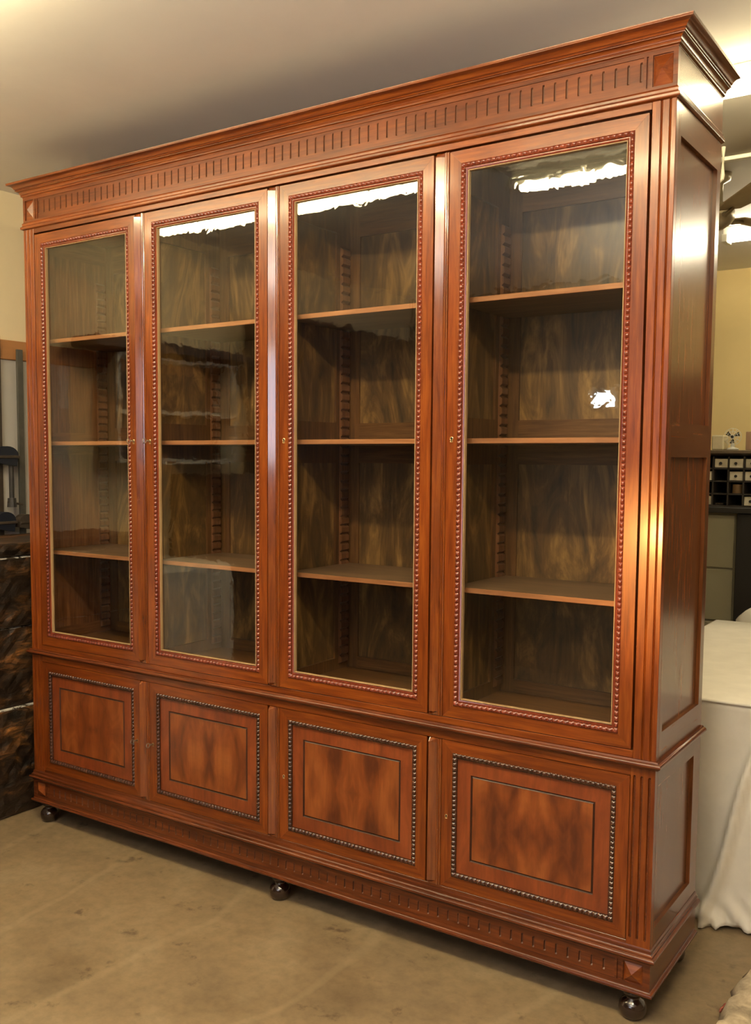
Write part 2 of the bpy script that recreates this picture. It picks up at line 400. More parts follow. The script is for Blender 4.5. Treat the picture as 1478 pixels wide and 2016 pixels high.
sweep('plinth_base_moulding', pb, [M_wdk, M_wdky])


def side_panel(name, x_out, sgn, mid):
    """frame and panel end; sgn=+1 for the right end"""
    bm = bm_new(); t = .020
    a, b2 = (x_out - t, x_out) if sgn > 0 else (x_out, x_out + t)
    q = (.006, .010)
    pi0, pi1 = (a, b2 - .011) if sgn > 0 else (a + .011, b2)
    # upper
    for y0, y1 in ((.0221, .044), (.404, D)): box(bm, a, b2, y0, y1, .7365, 2.4405)
    for z0, z1 in ((.7365, .808), (1.541, 1.633), (2.359, 2.4405)): box(bm, a, b2, .044, .404, z0, z1, 1)
    for z0, z1 in ((.808, 1.541), (1.633, 2.359)): box(bm, pi0, pi1, .044, .404, z0, z1)
    # frieze side board
    box(bm, a, b2, .0181, D, 2.4705, 2.567, 1)
    # lower
    for y0, y1 in ((.0221, .030), (.372, D)): box(bm, a, b2, y0, y1, .219, .7123)
    for z0, z1 in ((.219, .268), (.660, .7123)): box(bm, a, b2, .030, .372, z0, z1, 1)
    box(bm, pi0, pi1, .030, .372, .268, .660)
    box(bm, a + (.003 if sgn > 0 else -.003), b2 + (.003 if sgn > 0 else -.003), .0161, D, .104, .176, 1)
    return link_mesh(name, bm, [M_side, M_side2], BC)
side_panel('side_panel', 0, 1, True); side_panel('side_panel', XL, -1, True)
bm = bm_new(); box(bm, XL + .02, -.02, .02, D, 2.50, 2.52); link_mesh('top_board', bm, M_inh, BC)
bm = bm_new(); box(bm, XL + .02, -.02, .02, D - .012, .735, .757); link_mesh('waist_board', bm, M_inh, BC)
bm = bm_new(); box(bm, XL + .02, -.02, .006, D - .012, .150, .172); link_mesh('bottom_board', bm, M_inh, BC)
bm = bm_new(); box(bm, XL + .0201, -.0201, D - .012, D, .104, 2.567); link_mesh('back_board', bm, M_inh, BC)

# front rails
bm = bm_new()
box(bm, XL + .062, -.062, .0, .022, 2.4225, 2.4405, 0, .0008)     # above the glass doors
link_mesh('top_rail', bm, M_wh, BC)
bm = bm_new(); box(bm, XL + .062, -.062, .0, .022, .7365, .7565, 0, .0008); link_mesh('waist_rail', bm, M_wh, BC)
bm = bm_new(); box(bm, XL + .066, -.066, .0, .022, .688, .7123, 0, .0008); link_mesh('lower_door_rail', bm, M_wh, BC)
bm = bm_new(); box(bm, XL + .066, -.066, .0, .022, .217, .2285, 0, .0008); link_mesh('sill_rail', bm, M_wdk, BC)

# fluted frieze boards (heightfield with V flutes)
def fluted(name, x0, x1, z0, z1, y, fx, fz0, fz1, w, dep, mats, gd=1):
    bm = bm_new()
    xs = [(x0, 0)]
    for f in fx: xs += [(f - w / 2, 0), (f - w * .28, 1), (f + w * .28, 1), (f + w / 2, 0)]
    xs.append((x1, 0))
    zs = [(z0, 0), (fz0, 0), (fz0 + .004, 1), (fz1 - .004, 1), (fz1, 0), (z1, 0)]
    V = [[bm.verts.new((x, y + dep * a * b2, z)) for z, b2 in zs] for x, a in xs]
    for i in range(len(V) - 1):
        for j in range(len(zs) - 1):
            f = bm.faces.new((V[i][j], V[i + 1][j], V[i + 1][j + 1], V[i][j + 1]))
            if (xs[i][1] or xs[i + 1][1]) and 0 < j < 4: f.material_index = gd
    n = len(V) - 1
    Bk = [bm.verts.new(p) for p in ((x0, y + .014, z0), (x1, y + .014, z0), (x1, y + .014, z1), (x0, y + .014, z1))]
    bm.faces.new(Bk)
    bm.faces.new([V[i][0] for i in range(n, -1, -1)] + [Bk[0], Bk[1]]); bm.faces.new([V[i][-1] for i in range(n + 1)] + [Bk[2], Bk[3]])
    bm.faces.new([V[0][j] for j in range(len(zs))] + [Bk[3], Bk[0]]); bm.faces.new([V[n][j] for j in range(len(zs) - 1, -1, -1)] + [Bk[1], Bk[2]])
    return link_mesh(name, bm, mats, BC)
def pyramid_block(x0, x1, z0, z1, yb, h):
    bm = bm_new(); c = bm.verts.new(((x0 + x1) / 2, yb - h, (z0 + z1) / 2))
    q = [bm.verts.new(p) for p in ((x0, yb, z0), (x1, yb, z0), (x1, yb, z1), (x0, yb, z1))]
    for i in range(4): bm.faces.new((q[i], q[(i + 1) % 4], c))
    bm.faces.new(q[::-1]); link_mesh('corner_block', bm, M_wh, BC)
frz = thing  # alias kept simple
# upper frieze: border frame + fluted board + corner blocks
bm = bm_new()
box(bm, XL, 0, .0, .018, 2.4705, 2.4775); box(bm, XL, 0, .0, .018, 2.555, 2.567)
for s in (0, 1):
    def X(a): return a if s == 0 else XL - a
    for a0, a1 in ((-.012, 0), (-.0745, -.0635), (-.0865, -.0795)):
        lo, hi = sorted((X(a0), X(a1))); box(bm, lo, hi, .0, .018, 2.4775, 2.555)
    lo, hi = sorted((X(-.0795), X(-.0745))); box(bm, lo, hi, .006, .018, 2.4775, 2.555)
    lo, hi = sorted((X(-.0635), X(-.012))); box(bm, lo, hi, .005, .018, 2.4775, 2.555)
link_mesh('frieze_frame', bm, M_wdh, BC)
n = 73; fx = [-.0935 + (XL + .187) * k / (n - 1) * 1.0 for k in range(n)]
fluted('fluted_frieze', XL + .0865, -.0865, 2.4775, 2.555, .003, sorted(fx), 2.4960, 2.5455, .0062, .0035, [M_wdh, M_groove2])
for a in (0, 1):
    x0, x1 = (-.0615, -.0135) if a == 0 else (XL + .0135, XL + .0615)
    pyramid_block(x0, x1, 2.4795, 2.553, .005, .0145)
# plinth frieze
bm = bm_new()
box(bm, XL - .003, .003, -.003, .016, .104, .1125); box(bm, XL - .003, .003, -.003, .016, .1705, .176)
for s in (0, 1):
    def X(a): return a if s == 0 else XL - a
    for a0, a1 in ((-.016, .003), (-.0745, -.0705), (-.0935, -.0875)):
        lo, hi = sorted((X(a0), X(a1))); box(bm, lo, hi, -.003, .016, .1125, .1705)
    lo, hi = sorted((X(-.0875), X(-.0745))); box(bm, lo, hi, .002, .016, .1125, .1705)
    lo, hi = sorted((X(-.0705), X(-.016))); box(bm, lo, hi, .001, .016, .1125, .1705)
link_mesh('plinth_frame', bm, M_wdk, BC)
n = 68; fx = [-.125 + (XL + .25) * k / (n - 1) for k in range(n)]
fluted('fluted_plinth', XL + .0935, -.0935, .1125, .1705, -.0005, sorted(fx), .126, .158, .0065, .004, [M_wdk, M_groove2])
for a in (0, 1):
    x0, x1 = (-.0685, -.018) if a == 0 else (XL + .018, XL + .0685)
    pyramid_block(x0, x1, .1145, .1685, .001, .016)

# pilasters
def pil_profile(x0, gs, x1, y1=.022):
    """front profile in (x,y) with reeded grooves"""
    p = [(x0, 0.0008), (x0 + .0008, 0)]
    for g in gs: p += [(g - .0032, 0), (g - .0022, .0026), (g, .0006), (g + .0022, .0026), (g + .0032, 0)]
    p += [(x1 - .0012, 0), (x1, .0012), (x1, y1), (x0, y1)]
    return p
def upper_pilaster(mirror):
    pr = pil_profile(-.0615, (-.0375, -.0155), -.0003)
    bm = bm_new()
    if mirror: pr = [(XL - x, y) for x, y in pr][::-1]
    prism(bm, pr, 'z', .7365, 2.4405); link_mesh('pilaster', bm, M_wv, BC)
def lower_pilaster(mirror):
    xs = [-.066]; fl = (-.056, -.036, -.015)
    cols = [(-.066, 0)]
    for f in fl: cols += [(f - .0038, 0), (f - .002, 1), (f + .002, 1), (f + .0038, 0)]
    cols.append((-.0003, 0)); zs = [(.219, 0), (.238, 0), (.2405, 1), (.686, 1), (.690, 0), (.7123, 0)]
    bm = bm_new(); V = []
    for x, a in cols:
        xx = XL - x if mirror else x
        V.append([bm.verts.new((xx, .0045 * a * c, z)) for z, c in zs])
    for i in range(len(V) - 1):
        for j in range(5):
            f = bm.faces.new((V[i][j], V[i + 1][j], V[i + 1][j + 1], V[i][j + 1]))
            if (cols[i][1] and cols[i + 1][1]) and 0 < j < 4: f.material_index = 1
    xa, xb = V[0][0].co.x, V[-1][0].co.x
    Bk = [bm.verts.new(p) for p in ((xa, .022, .219), (xb, .022, .219), (xb, .022, .7123), (xa, .022, .7123))]
    n = len(V) - 1
    bm.faces.new(Bk); bm.faces.new([V[i][0] for i in range(n, -1, -1)] + [Bk[0], Bk[1]]); bm.faces.new([V[i][-1] for i in range(n + 1)] + [Bk[2], Bk[3]])
    bm.faces.new([V[0][j] for j in range(6)] + [Bk[3], Bk[0]]); bm.faces.new([V[n][j] for j in range(5, -1, -1)] + [Bk[1], Bk[2]])
    link_mesh('pilaster', bm, [M_wv, M_wdk], BC)
for mi in (False, True): upper_pilaster(mi); lower_pilaster(mi)

# feet
fp = [(0, 0), (.020, 0), (.029, .004), (.0355, .014), (.038, .027), (.036, .040), (.029, .050), (.020, .056), (.018, .060), (.021, .064), (.028, .070), (.029, .076), (.024, .0838), (0, .0838)]
bmf = bm_new(); lathe(bmf, 0, 0, fp, 36)
bmesh.ops.remove_doubles(bmf, verts=bmf.verts, dist=1e-5); bmesh.ops.recalc_face_normals(bmf, faces=bmf.faces)
fme = bpy.data.meshes.new('foot'); bmf.to_mesh(fme); bmf.free(); fme.materials.append(M_foot)
for p in fme.polygons: p.use_smooth = True
for x in (-.052, XM, XL + .052):
    for y in (.032, .405): link_data('foot', fme, BC, (x, y, 0))

# interior: partitions, backs, shelves, ratchets
PX = [XL + .02, XM - .6285, XM, XM + .6285, -.02]     # bay boundaries (centres for inner ones)
def faces_of(k):
    l = PX[k] + (.020 if k > 0 else 0); r = PX[k + 1] - (.020 if k < 3 else 0); return l, r
for k in (1, 2, 3):
    bm = bm_new(); c = PX[k]
    for y0, y1 in ((.040, .085), (.330, .408)): box(bm, c - .02, c + .02, y0, y1, .757, 2.50)
    for z0, z1 in ((.757, .80), (1.516, 1.66), (2.33, 2.50)): box(bm, c - .02, c + .02, .085, .330, z0, z1)
    for z0, z1 in ((.80, 1.516), (1.66, 2.33)): box(bm, c - .011, c + .011, .085, .330, z0, z1, 1)
    link_mesh('partition', bm, [M_in, M_inf], BC)
    bm = bm_new(); box(bm, c - .0235, c + .0235, .012, .040, .757, 2.4175); link_mesh('mullion_post', bm, M_wv, BC)
for k in range(4):
    l, r = faces_of(k)
    bm = bm_new()
    for x0, x1 in ((l, l + .045), (r - .045, r)): box(bm, x0, x1, .410, .427, .757, 2.50)
    for z0, z1 in ((.757, .80), (1.516, 1.66), (2.325, 2.50)): box(bm, l + .045, r - .045, .410, .427, z0, z1, 2)
    for z0, z1 in ((.80, 1.516), (1.66, 2.325)): box(bm, l + .045, r - .045, .418, .427, z0, z1, 1)
    link_mesh('back_panel', bm, [M_in, M_inf, M_inh], BC)
    for z in (1.991, 1.579, 1.132):
        bm = bm_new(); fs = box(bm, l + .001, r - .001, .050, .408, z, z + .0155, 0, .0012)
        for f in bm.faces:
            if f.calc_center_median().y < .0515: f.material_index = 1
        link_mesh('shelf', bm, [M_shelf, M_shedge], BC)
# ratchet strips
def ratchet_mesh(sg):
    bm = bm_new(); t = .013
    prof = [(0, .778)]
    z = .778; 
    while z < 2.28:
        prof += [(sg * t, z + .006), (sg * t, z + .024), (sg * .004, z + .031)]; z += .032
    prof += [(0, z)]
    A = [bm.verts.new((x, 0, zz)) for x, zz in prof]; B = [bm.verts.new((x, .046, zz)) for x, zz in prof]
    bm.faces.new(A); bm.faces.new(B[::-1]); n = len(A)
    for i in range(n): bm.faces.new((A[i], B[i], B[(i + 1) % n], A[(i + 1) % n]))
    bmesh.ops.recalc_face_normals(bm, faces=bm.faces)
    me = bpy.data.meshes.new('shelf_ratchet'); bm.to_mesh(me); bm.free(); me.materials.append(M_rat); return me
rm = {1: ratchet_mesh(1), -1: ratchet_mesh(-1)}
for k in range(4):
    l, r = faces_of(k)
    link_data('shelf_ratchet', rm[1], BC, (l, .350, 0)); link_data('shelf_ratchet', rm[-1], BC, (r, .350, 0))

# ---- doors
def mitre_frame(bm, x0, x1, z0, z1, w, y0, y1, mv=0, mh=1, bev=.0006):
    """four mitred members, vertical ones with slot mv and horizontal ones with slot mh"""
    g = .00025
    quads = [([(x0, z0), (x0 + w, z0 + w), (x0 + w, z1 - w), (x0, z1)], mv), ([(x1, z0), (x1, z1), (x1 - w, z1 - w), (x1 - w, z0 + w)], mv),
             ([(x0 + g, z0), (x1 - g, z0), (x1 - w - g, z0 + w), (x0 + w + g, z0 + w)], mh), ([(x0 + g, z1), (x0 + w + g, z1 - w), (x1 - w - g, z1 - w), (x1 - g, z1)], mh)]
    for q, mi in quads: prism(bm, q, 'y', y0, y1, mi)
def bead_strip(bm, p0, p1, inward, y, w, h, pitch, mi=0):
    """carved gadroon bead along p0->p1 in the xz plane; w to the inward side, rising h in front of y"""
    p0, p1, inn = Vector(p0), Vector(p1), Vector(inward)
    L = (p1 - p0).length; n = max(1, round(L / pitch)); d = (p1 - p0) / n
    prof = [(0, 0), (.08, .55), (.25, .93), (.45, 1), (.68, .86), (.90, .45), (1.0, .08)]
    along = [(0, .10), (.14, .55), (.3, .93), (.5, 1), (.7, .93), (.86, .55)]
    rows = []
    for k in range(n):
        for t, a in along:
            c = p0 + d * (k + t); rows.append([(c.x + inn.x * w * u, y - h * (v * (.10 + .90 * a)), c.y + inn.y * w * u) for u, v in prof])
    a = along[0][1]; c = p1
    rows.append([(c.x + inn.x * w * u, y - h * (v * (.10 + .90 * a)), c.y + inn.y * w * u) for u, v in prof])
    grid(bm, rows, mi)
def ring(bm, x0, x1, z0, z1, prof, mi=0):
    """profile (inset, y) swept round a rectangle with mitres"""
    rows = [[(x0 + s, y, z0 + s), (x1 - s, y, z0 + s), (x1 - s, y, z1 - s), (x0 + s, y, z1 - s)] for s, y in prof]
    V = [[bm.verts.new(q) for q in r] for r in rows]
    for i in range(len(V) - 1):
        for j in range(4):
            f = bm.faces.new((V[i][j], V[i][(j + 1) % 4], V[i + 1][(j + 1) % 4], V[i + 1][j])); f.material_index = mi if not isinstance(mi, (list, tuple)) else mi[i]
def to_mesh(name, bm, mats):
    bmesh.ops.recalc_face_normals(bm, faces=bm.faces)
    me = bpy.data.meshes.new(name); bm.to_mesh(me); bm.free()
    for m in mats: me.materials.append(m)
    return me
DW = .2875                       # half door width
DXC = [-.3545 - .6285 * k for k in range(4)][::-1]
DXC = [XL + .067 + DW, XM - .6285 + .024 + DW, XM + .024 + DW, XM + .6285 + .024 + DW]
UZ0, UZ1 = .7590, 2.4155
BW = .2515                       # half width to the bead's outer edge
# upper door frame
bm = bm_new(); mitre_frame(bm, -DW, DW, UZ0, UZ1, DW - BW, .0, .022); UF = to_mesh('door_frame', bm, [M_wv, M_wh])
bx0, bx1, bz0, bz1 = -BW, BW, UZ0 + (DW - BW), UZ1 - (DW - BW)
bm = bm_new()
h = .0058; bw = .0125; P0 = .0155
for a, c, inn in (((bx0, bz0), (bx0, bz1), (1, 0)), ((bx1, bz0), (bx1, bz1), (-1, 0)), ((bx0, bz0), (bx1, bz0), (0, 1)), ((bx0, bz1), (bx1, bz1), (0, -1))):
    bead_strip(bm, a, c, inn, .001, bw, h, P0)
ring(bm, bx0, bx1, bz0, bz1, [(0, .001), (0, .012), (bw, .012)], 0)
ring(bm, bx0, bx1, bz0, bz1, [(bw - .0006, .003), (bw + .001, .0025), (bw + .004, .0032), (bw + .0065, .006), (bw + .0075, .006)], 0)
UB = to_mesh('bead_moulding', bm, [M_bead])
bm = bm_new(); gi = bw + .0075
ring(bm, bx0, bx1, bz0, bz1, [(gi, .006), (gi + .001, .0052), (gi + .0025, .0055), (gi + .003, .018), (gi - .004, .018), (gi - .004, .006), (gi, .006)], 0)
UFI = to_mesh('glazing_fillet', bm, [M_fil])
bm = bm_new(); box(bm, bx0 + gi - .002, bx1 - gi + .002, .0125, .0155, bz0 + gi - .002, bz1 - gi + .002); UG = to_mesh('glass_pane', bm, [M_glass])
# mullion bar carried on the right stile of doors 1-3: ridge with a broad slope to the right, then two reeds
def bar_mesh(z0, z1, name='cover_bar'):
    bm = bm_new(); c = 0.0
    hh = .018
    prof = [(-.0195, 0), (-.0175, -.011), (-.0145, -.0150), (.008, -.0026), (.0085, -.001), (.0105, -.001), (.0118, -.0035), (.014, -.0045), (.016, -.003), (.0168, -.0005), (.0185, -.0005), (.0195, -.0025), (.0215, -.003), (.0228, -.0015), (.0232, .001)]
    st = [(z0, 0), (z0 + .012, 1), (z1 - .012, 1), (z1, 0)]
    rows = []
    for z, s in st: rows.append([(x, (y if (s or x > .0084) else min(0, y * .12)), z) for x, y in prof])
    V = grid(bm, rows)
    Bk = [bm.verts.new(p) for p in ((-.0195, .010, z0), (.0232, .010, z0), (.0232, .010, z1), (-.0195, .010, z1))]
    bm.faces.new(Bk); bm.faces.new(V[0][::-1] + [Bk[0], Bk[1]]); bm.faces.new(V[-1] + [Bk[2], Bk[3]])
    bm.faces.new([V[i][0] for i in range(4)] + [Bk[3], Bk[0]]); bm.faces.new([V[i][-1] for i in range(3, -1, -1)] + [Bk[1], Bk[2]])
    return to_mesh(name, bm, [M_bar_])
UBAR = bar_mesh(.7585, 2.416)
# escutcheon + keyhole, key
def esc_mesh(s=1.0):
    bm = bm_new(); pts = []
    for k in range(19):
        a = radians(-60 + 300 * k / 18); pts.append((.0046 * s * cos(a), .0046 * s * sin(a)))
    pts += [(-.0034 * s, -.010 * s), (.0034 * s, -.010 * s)]
    tube(bm, [(x, -.0012, z) for x, z in pts] + [(pts[0][0], -.0012, pts[0][1])], .0013 * s, 6, 0)
    prism(bm, [(.8 * x, .8 * z) for x, z in pts], 'y', -.0009, .0006, 1)
    return to_mesh('escutcheon', bm, [M_brass, M_black])
ESC = esc_mesh(); ESCS = esc_mesh(.8)
def key_mesh():
    bm = bm_new(); tube(bm, [(0, 0, 0), (0, -.020, 0)], .002, 8); tube(bm, [(0, -.012, 0), (0, -.014, 0)], .0036, 8)
    tube(bm, [(0, -.027 + .0075 * cos(a), .0085 * sin(a)) for a in [2 * pi * k / 16 for k in range(17)]], .0016, 6, 0, False)
    return to_mesh('key', bm, [M_steel])
KEY = key_mesh()
# lower door meshes
LZ0, LZ1 = .2300, .6865
lz0, lz1 = LZ0 + (DW - BW), LZ1 - (DW - BW)
bm = bm_new(); mitre_frame(bm, -DW, DW, LZ0, LZ1, DW - BW, .0, .022); LF = to_mesh('door_frame', bm, [M_wv, M_wh])
bm = bm_new(); bw2 = .0145
for a, c, inn in (((bx0, lz0), (bx0, lz1), (1, 0)), ((bx1, lz0), (bx1, lz1), (-1, 0)), ((bx0, lz0), (bx1, lz0), (0, 1)), ((bx0, lz1), (bx1, lz1), (0, -1))):
    bead_strip(bm, a, c, inn, .001, bw2, .0062, .0145)
ring(bm, bx0, bx1, lz0, lz1, [(0, .001), (0, .010), (bw2 + .001, .010), (bw2 + .001, .001), (bw2, .001)], 0)
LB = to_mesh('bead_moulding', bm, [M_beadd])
bm = bm_new(); pi_ = bw2 + .001
gx = .0625; gz = .062         # groove inset from the bead's outer edge
ring(bm, bx0, bx1, lz0, lz1, [(pi_ - .003, .006), (gx - .003, .0055), (gx, .0095), (gx + .0035, .0065), (gx + .004, .0062)], [0, 1, 1, 1])
ring(bm, bx0, bx1, lz0, lz1, [(pi_ - .003, .006), (pi_ - .003, .020)], 0)
s = gx + .004
q = [bm.verts.new(p) for p in ((bx0 + s, .0062, lz0 + s), (bx1 - s, .0062, lz0 + s), (bx1 - s, .0062, lz1 - s), (bx0 + s, .0062, lz1 - s))]
bm.faces.new(q).material_index = 2
LP = to_mesh('door_panel', bm, [M_fign, M_groove, M_fig])
LBAR = bar_mesh(.2295, .687)
for k in range(4):
    xc = DXC[k]
    d = link_data('glass_door', UF, BC, (xc, 0, 0))
    link_data('bead_moulding', UB, d, (xc, 0, 0)); link_data('glazing_fillet', UFI, d, (xc, 0, 0)); link_data('glass_pane', UG, d, (xc, 0, 0))
    d2 = link_data('cupboard_door', LF, BC, (xc, 0, 0))
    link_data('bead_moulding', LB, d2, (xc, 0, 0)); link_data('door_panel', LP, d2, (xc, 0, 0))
    if k < 3:
        xb = PX[k + 1]
        link_data('cover_bar', UBAR, d, (xb, 0, 0)); link_data('cover_bar', LBAR, d2, (xb, 0, 0))
    kx = xc + (DW - .018) * (1 if k == 0 else -1)
    link_data('escutcheon', ESC, d, (kx, 0, 1.593)); link_data('escutcheon', ESCS, d2, (kx, 0, .453))
    if k < 2:
        link_data('key', KEY, d, (kx, 0, 1.593)); link_data('key', KEY, d2, (kx, 0, .453))
for o in bpy.data.objects:
    if o.type == 'MESH' and o.data in (UB, LB, UBAR, LBAR): pass
for me in (UB, LB):
    for p in me.polygons: p.use_smooth = True
    me.set_sharp_from_angle(angle=radians(50))

# ------------------------------------------------------------------ table under dust sheets (right)
M_cloth = plain('cotton_sheet', (.86, .82, .73), .85, 0, .05, 9, .12)
M_cloth2 = plain('cream_sheet', (.70, .63, .46), .85, 0, .05, 9, .12)
TX0, TX1, TY0, TY1, TZ = -.44, 1.1, .735, 2.40, .745
tb = thing('work_table', 'large table hidden beneath a cream dust sheet, right of the bookcase', 'table', ((TX0 + TX1) / 2, (TY0 + TY1) / 2, 0))
bm = bm_new(); box(bm, TX0 + .02, TX1 - .02, TY0 + .03, TY1 - .02, TZ - .04, TZ - .012, 0, .003); link_mesh('tabletop', bm, M_fil, tb)
for x in (TX0 + .06, TX1 - .12):
    for y in (TY0 + .08, TY1 - .12):
        bm = bm_new(); box(bm, x, x + .06, y, y + .06, 0, TZ - .04, 0, .003); link_mesh('leg', bm, M_fil, tb)
def drape():
    rnd = random.Random(3); bm = bm_new()
    NX = 150; rows = []
    def fold(x, z):
        """outward displacement of the hanging front: soft pleats, a thick diagonal roll and a bunched foot"""
        t = 1 - z / TZ
        y = .006 * t * sin(x * 19) + .010 * t * t * sin(x * 31 + 1.3)
        # diagonal roll from (.112,.62) down to (-.03,.06)
        zz = max(.05, min(.64, z)); xr = -.037 + (zz - .07) * (.150 / .55) + .01 * sin(zz * 9)
        dd = (x - xr)
        w = .015 + .010 * (1 - zz / .64)
        a = math.exp(-(dd / (w * (.55 if dd < 0 else 1))) ** 2) * (1 if z < .62 else max(0, 1 - (z - .62) / .12))
        y += .062 * a * min(1, t * 3)
        # right of the roll a second looser layer
        if dd > 0: y += .020 * (1 - math.exp(-(dd / .04) ** 2)) * min(1, t * 2.2)
        # bunched hem
        if z < .13:
            k = (1 - z / .13)
            y += k * (.02 * math.exp(-((x + .02) / .05) ** 2) + .006) + k * .012 * sin(x * 75 + z * 60) + .008 * k * sin(x * 140)
        return y
    zs = [TZ - (TZ - .003) * (i / 60) ** 1.0 for i in range(61)]
    ytop = [TY1, 2.1, 1.7, 1.3, 1.0, .85, .76, .725]
    for i in range(NX + 1):
        x = TX0 + (TX1 - TX0) * i / NX
        if i: x = TX0 + (TX1 - TX0) * (i / NX) ** 1.0
        row = []
        for y in ytop: row.append((x, y, TZ + .003 * sin(x * 7 + y * 3) * sin(y * 5)))
        row.append((x, TY0 + .006, TZ - .002))
        for z in zs[1:]:
            dz = 0
            if z < .1 and x > .02: dz = .012 * (.5 + .5 * sin(x * 22 + 1)) * (1 - z / .1)
            row.append((x, TY0 - fold(x, z), z + dz))
        rows.append(row)
    # finer sampling in the visible left portion
    grid(bm, rows)
    # left hanging side
    rows = []
    for i in range(26):
        y = TY0 + .004 + (TY1 - TY0) * i / 25
        rows.append([(TX0, y, TZ)] + [(TX0 - .010 - .012 * (1 - z / TZ) * (1 + sin(y * 17)), y, z) for z in zs[2::6]])
    grid(bm, rows)
    o = link_mesh('dust_sheet', bm, M_cloth, None, True)
    so = o.modifiers.new('thickness', 'SOLIDIFY'); so.thickness = .002; so.offset = 1
    tag(o, 'off-white cotton dust sheet draped over the table with a rolled fold down its front', 'sheet')
drape()
# second smaller sheeted thing behind the table
bm = bm_new(); rows = []
for i in range(13):
    x = -.455 + .5 * i / 12
    r = [(x, 3.05, .775), (x, 2.80, .775)] + [(x, 2.74 - .01 * sin(i * 1.7) * k / 6, .765 * (1 - k / 6)) for k in range(0, 7)]
    rows.append([(p[0] + (.03 * (1 - i / 12) ** 3), p[1], p[2] - .06 * max(0, 1 - i / 3) ** 2) for p in r])
grid(bm, rows); o = link_mesh('sheeted_stool', bm, M_cloth, None, True)
so = o.modifiers.new('thickness', 'SOLIDIFY'); so.thickness = .003
for v in o.data.vertices:
    if v.co.z < .03: v.co.z = .002
tag(o, 'small heap under a white cloth just behind the far edge of the sheeted table', 'sheet')

# filing cabinets
M_file = plain('grey_green_enamel', (.36, .34, .24), .45, 0, .04, 3)
M_dark = plain('dark_cabinet', (.018, .016, .014), .5)
fc = thing('filing_cabinet', 'grey-green metal filing cabinet below the small-parts drawers', 'cabinet', (-.80, 3.45, 0))
bm = bm_new(); box(bm, -1.06, -.545, 3.215, 3.72, 0, 1.235, 0, .004); link_mesh('body', bm, M_file, fc)
for z0, z1 in ((.02, .31), (.32, .61), (.615, .912), (.918, 1.225)):
    bm = bm_new(); box(bm, -1.05, -.553, 3.20, 3.214, z0 + .003, z1 - .003, 0, .003); dr = link_mesh('drawer', bm, M_file, fc)
    bm = bm_new(); box(bm, -.86, -.75, 3.188, 3.20, z1 - .07, z1 - .05, 0, .003); link_mesh('handle', bm, M_steel, dr)
dc = thing('dark_cabinet', 'tall black cabinet standing right of the grey-green filing cabinet', 'cabinet', (-.25, 3.42, 0))
bm = bm_new(); box(bm, -.535, .05, 3.16, 3.70, 0, 1.235, 0, .004); link_mesh('body', bm, M_dark, dc)
for x0, x1 in ((-.53, -.245), (-.24, .045)):
    bm = bm_new(); box(bm, x0, x1, 3.147, 3.16, .03, 1.22, 0, .002); dd = link_mesh('door', bm, M_dark, dc)
    bm = bm_new(); tube(bm, [(x1 - .04 if x0 < -.3 else x0 + .04, 3.135, .70), (x1 - .04 if x0 < -.3 else x0 + .04, 3.135, .80)], .005, 8); link_mesh('handle', bm, M_steel, dd)
bm = bm_new(); box(bm, -1.1, .1, 3.14, 3.74, 1.236, 1.268, 0, .003)
tag(link_mesh('worktop', bm, M_dark), 'dark worktop slab lying across the filing cabinet and the black cabinet', 'worktop')
# organiser of small drawers
M_org = plain('organiser_wood', (.12, .085, .05), .6, 0, .25, 8)
M_orgd = plain('organiser_dark', (.03, .022, .015), .7)
M_card = plain('card_white', (.62, .57, .45), .7, 0, .12, 14)
og = thing('parts_organiser', 'open wooden organiser of small white drawers on the dark worktop', 'organiser', (-.52, 3.37, 1.268))
cx0, cw, cols_ = -.935, .083, 9; rz = [1.268, 1.336, 1.408, 1.480, 1.560]
bm = bm_new()
for i in range(cols_ + 1): box(bm, cx0 + i * cw - .004, cx0 + i * cw + .004, 3.22, 3.50, 1.276, 1.552)
for z in rz: box(bm, cx0 - .004, cx0 + cols_ * cw + .004, 3.22, 3.50, z, z + .008, 0)
box(bm, cx0, cx0 + cols_ * cw, 3.49, 3.50, 1.27, 1.56, 1)
link_mesh('frame', bm, [M_orgd, M_orgd], og)
bm = bm_new(); box(bm, cx0 - .02, cx0 + cols_ * cw + .02, 3.20, 3.52, 1.568, 1.588, 0, .003); link_mesh('top_shelf', bm, M_org, og)
rr = random.Random(11)
bmd = bm_new(); box(bmd, .006, cw - .006, 0, .2, .008, .058, 0, .002); DM = to_mesh('drawer', bmd, [M_card])
bmd = bm_new()
lathe(bmd, 0, 0, [(0, 0), (.004, 0), (.004, .006), (.008, .008), (.008, .013), (0, .014)], 12)
for v in bmd.verts: v.co = Vector((v.co.x, -v.co.z, v.co.y))
KM = to_mesh('knob', bmd, [M_dark])
M_roll = plain('brown_tape', (.28, .17, .08), .6)
bmr = bm_new(); lathe(bmr, 0, 0, [(0, 0), (.027, 0), (.027, .05), (0, .05)], 20); RM = to_mesh('tape_roll', bmr, [M_roll])
full = {(6, 3), (6, 2), (7, 2), (8, 2), (7, 0), (8, 3), (5, 3), (4, 2), (4, 1), (5, 0), (3, 3), (2, 2), (2, 0), (1, 3), (0, 1)}
full = {(4, 3), (4, 2), (5, 2), (5, 0), (6, 3), (6, 0), (3, 3), (2, 2), (2, 0), (1, 3), (7, 2), (7, 1), (8, 3), (8, 0), (0, 1), (5, 3)}
for (i, r) in sorted(full):
    z = rz[r] + .001; x = cx0 + i * cw; oy = 3.215 + rr.uniform(0, .02)
    d = link_data('drawer', DM, og, (x, oy, z)); link_data('knob', KM, d, (x + cw / 2, oy, z + .033))
tag(link_data('tape_roll', RM, None, (cx0 + 4.5 * cw, 3.27, rz[1] + .009)), 'brown roll of tape standing in an open compartment of the parts organiser', 'tape')
bm = bm_new()
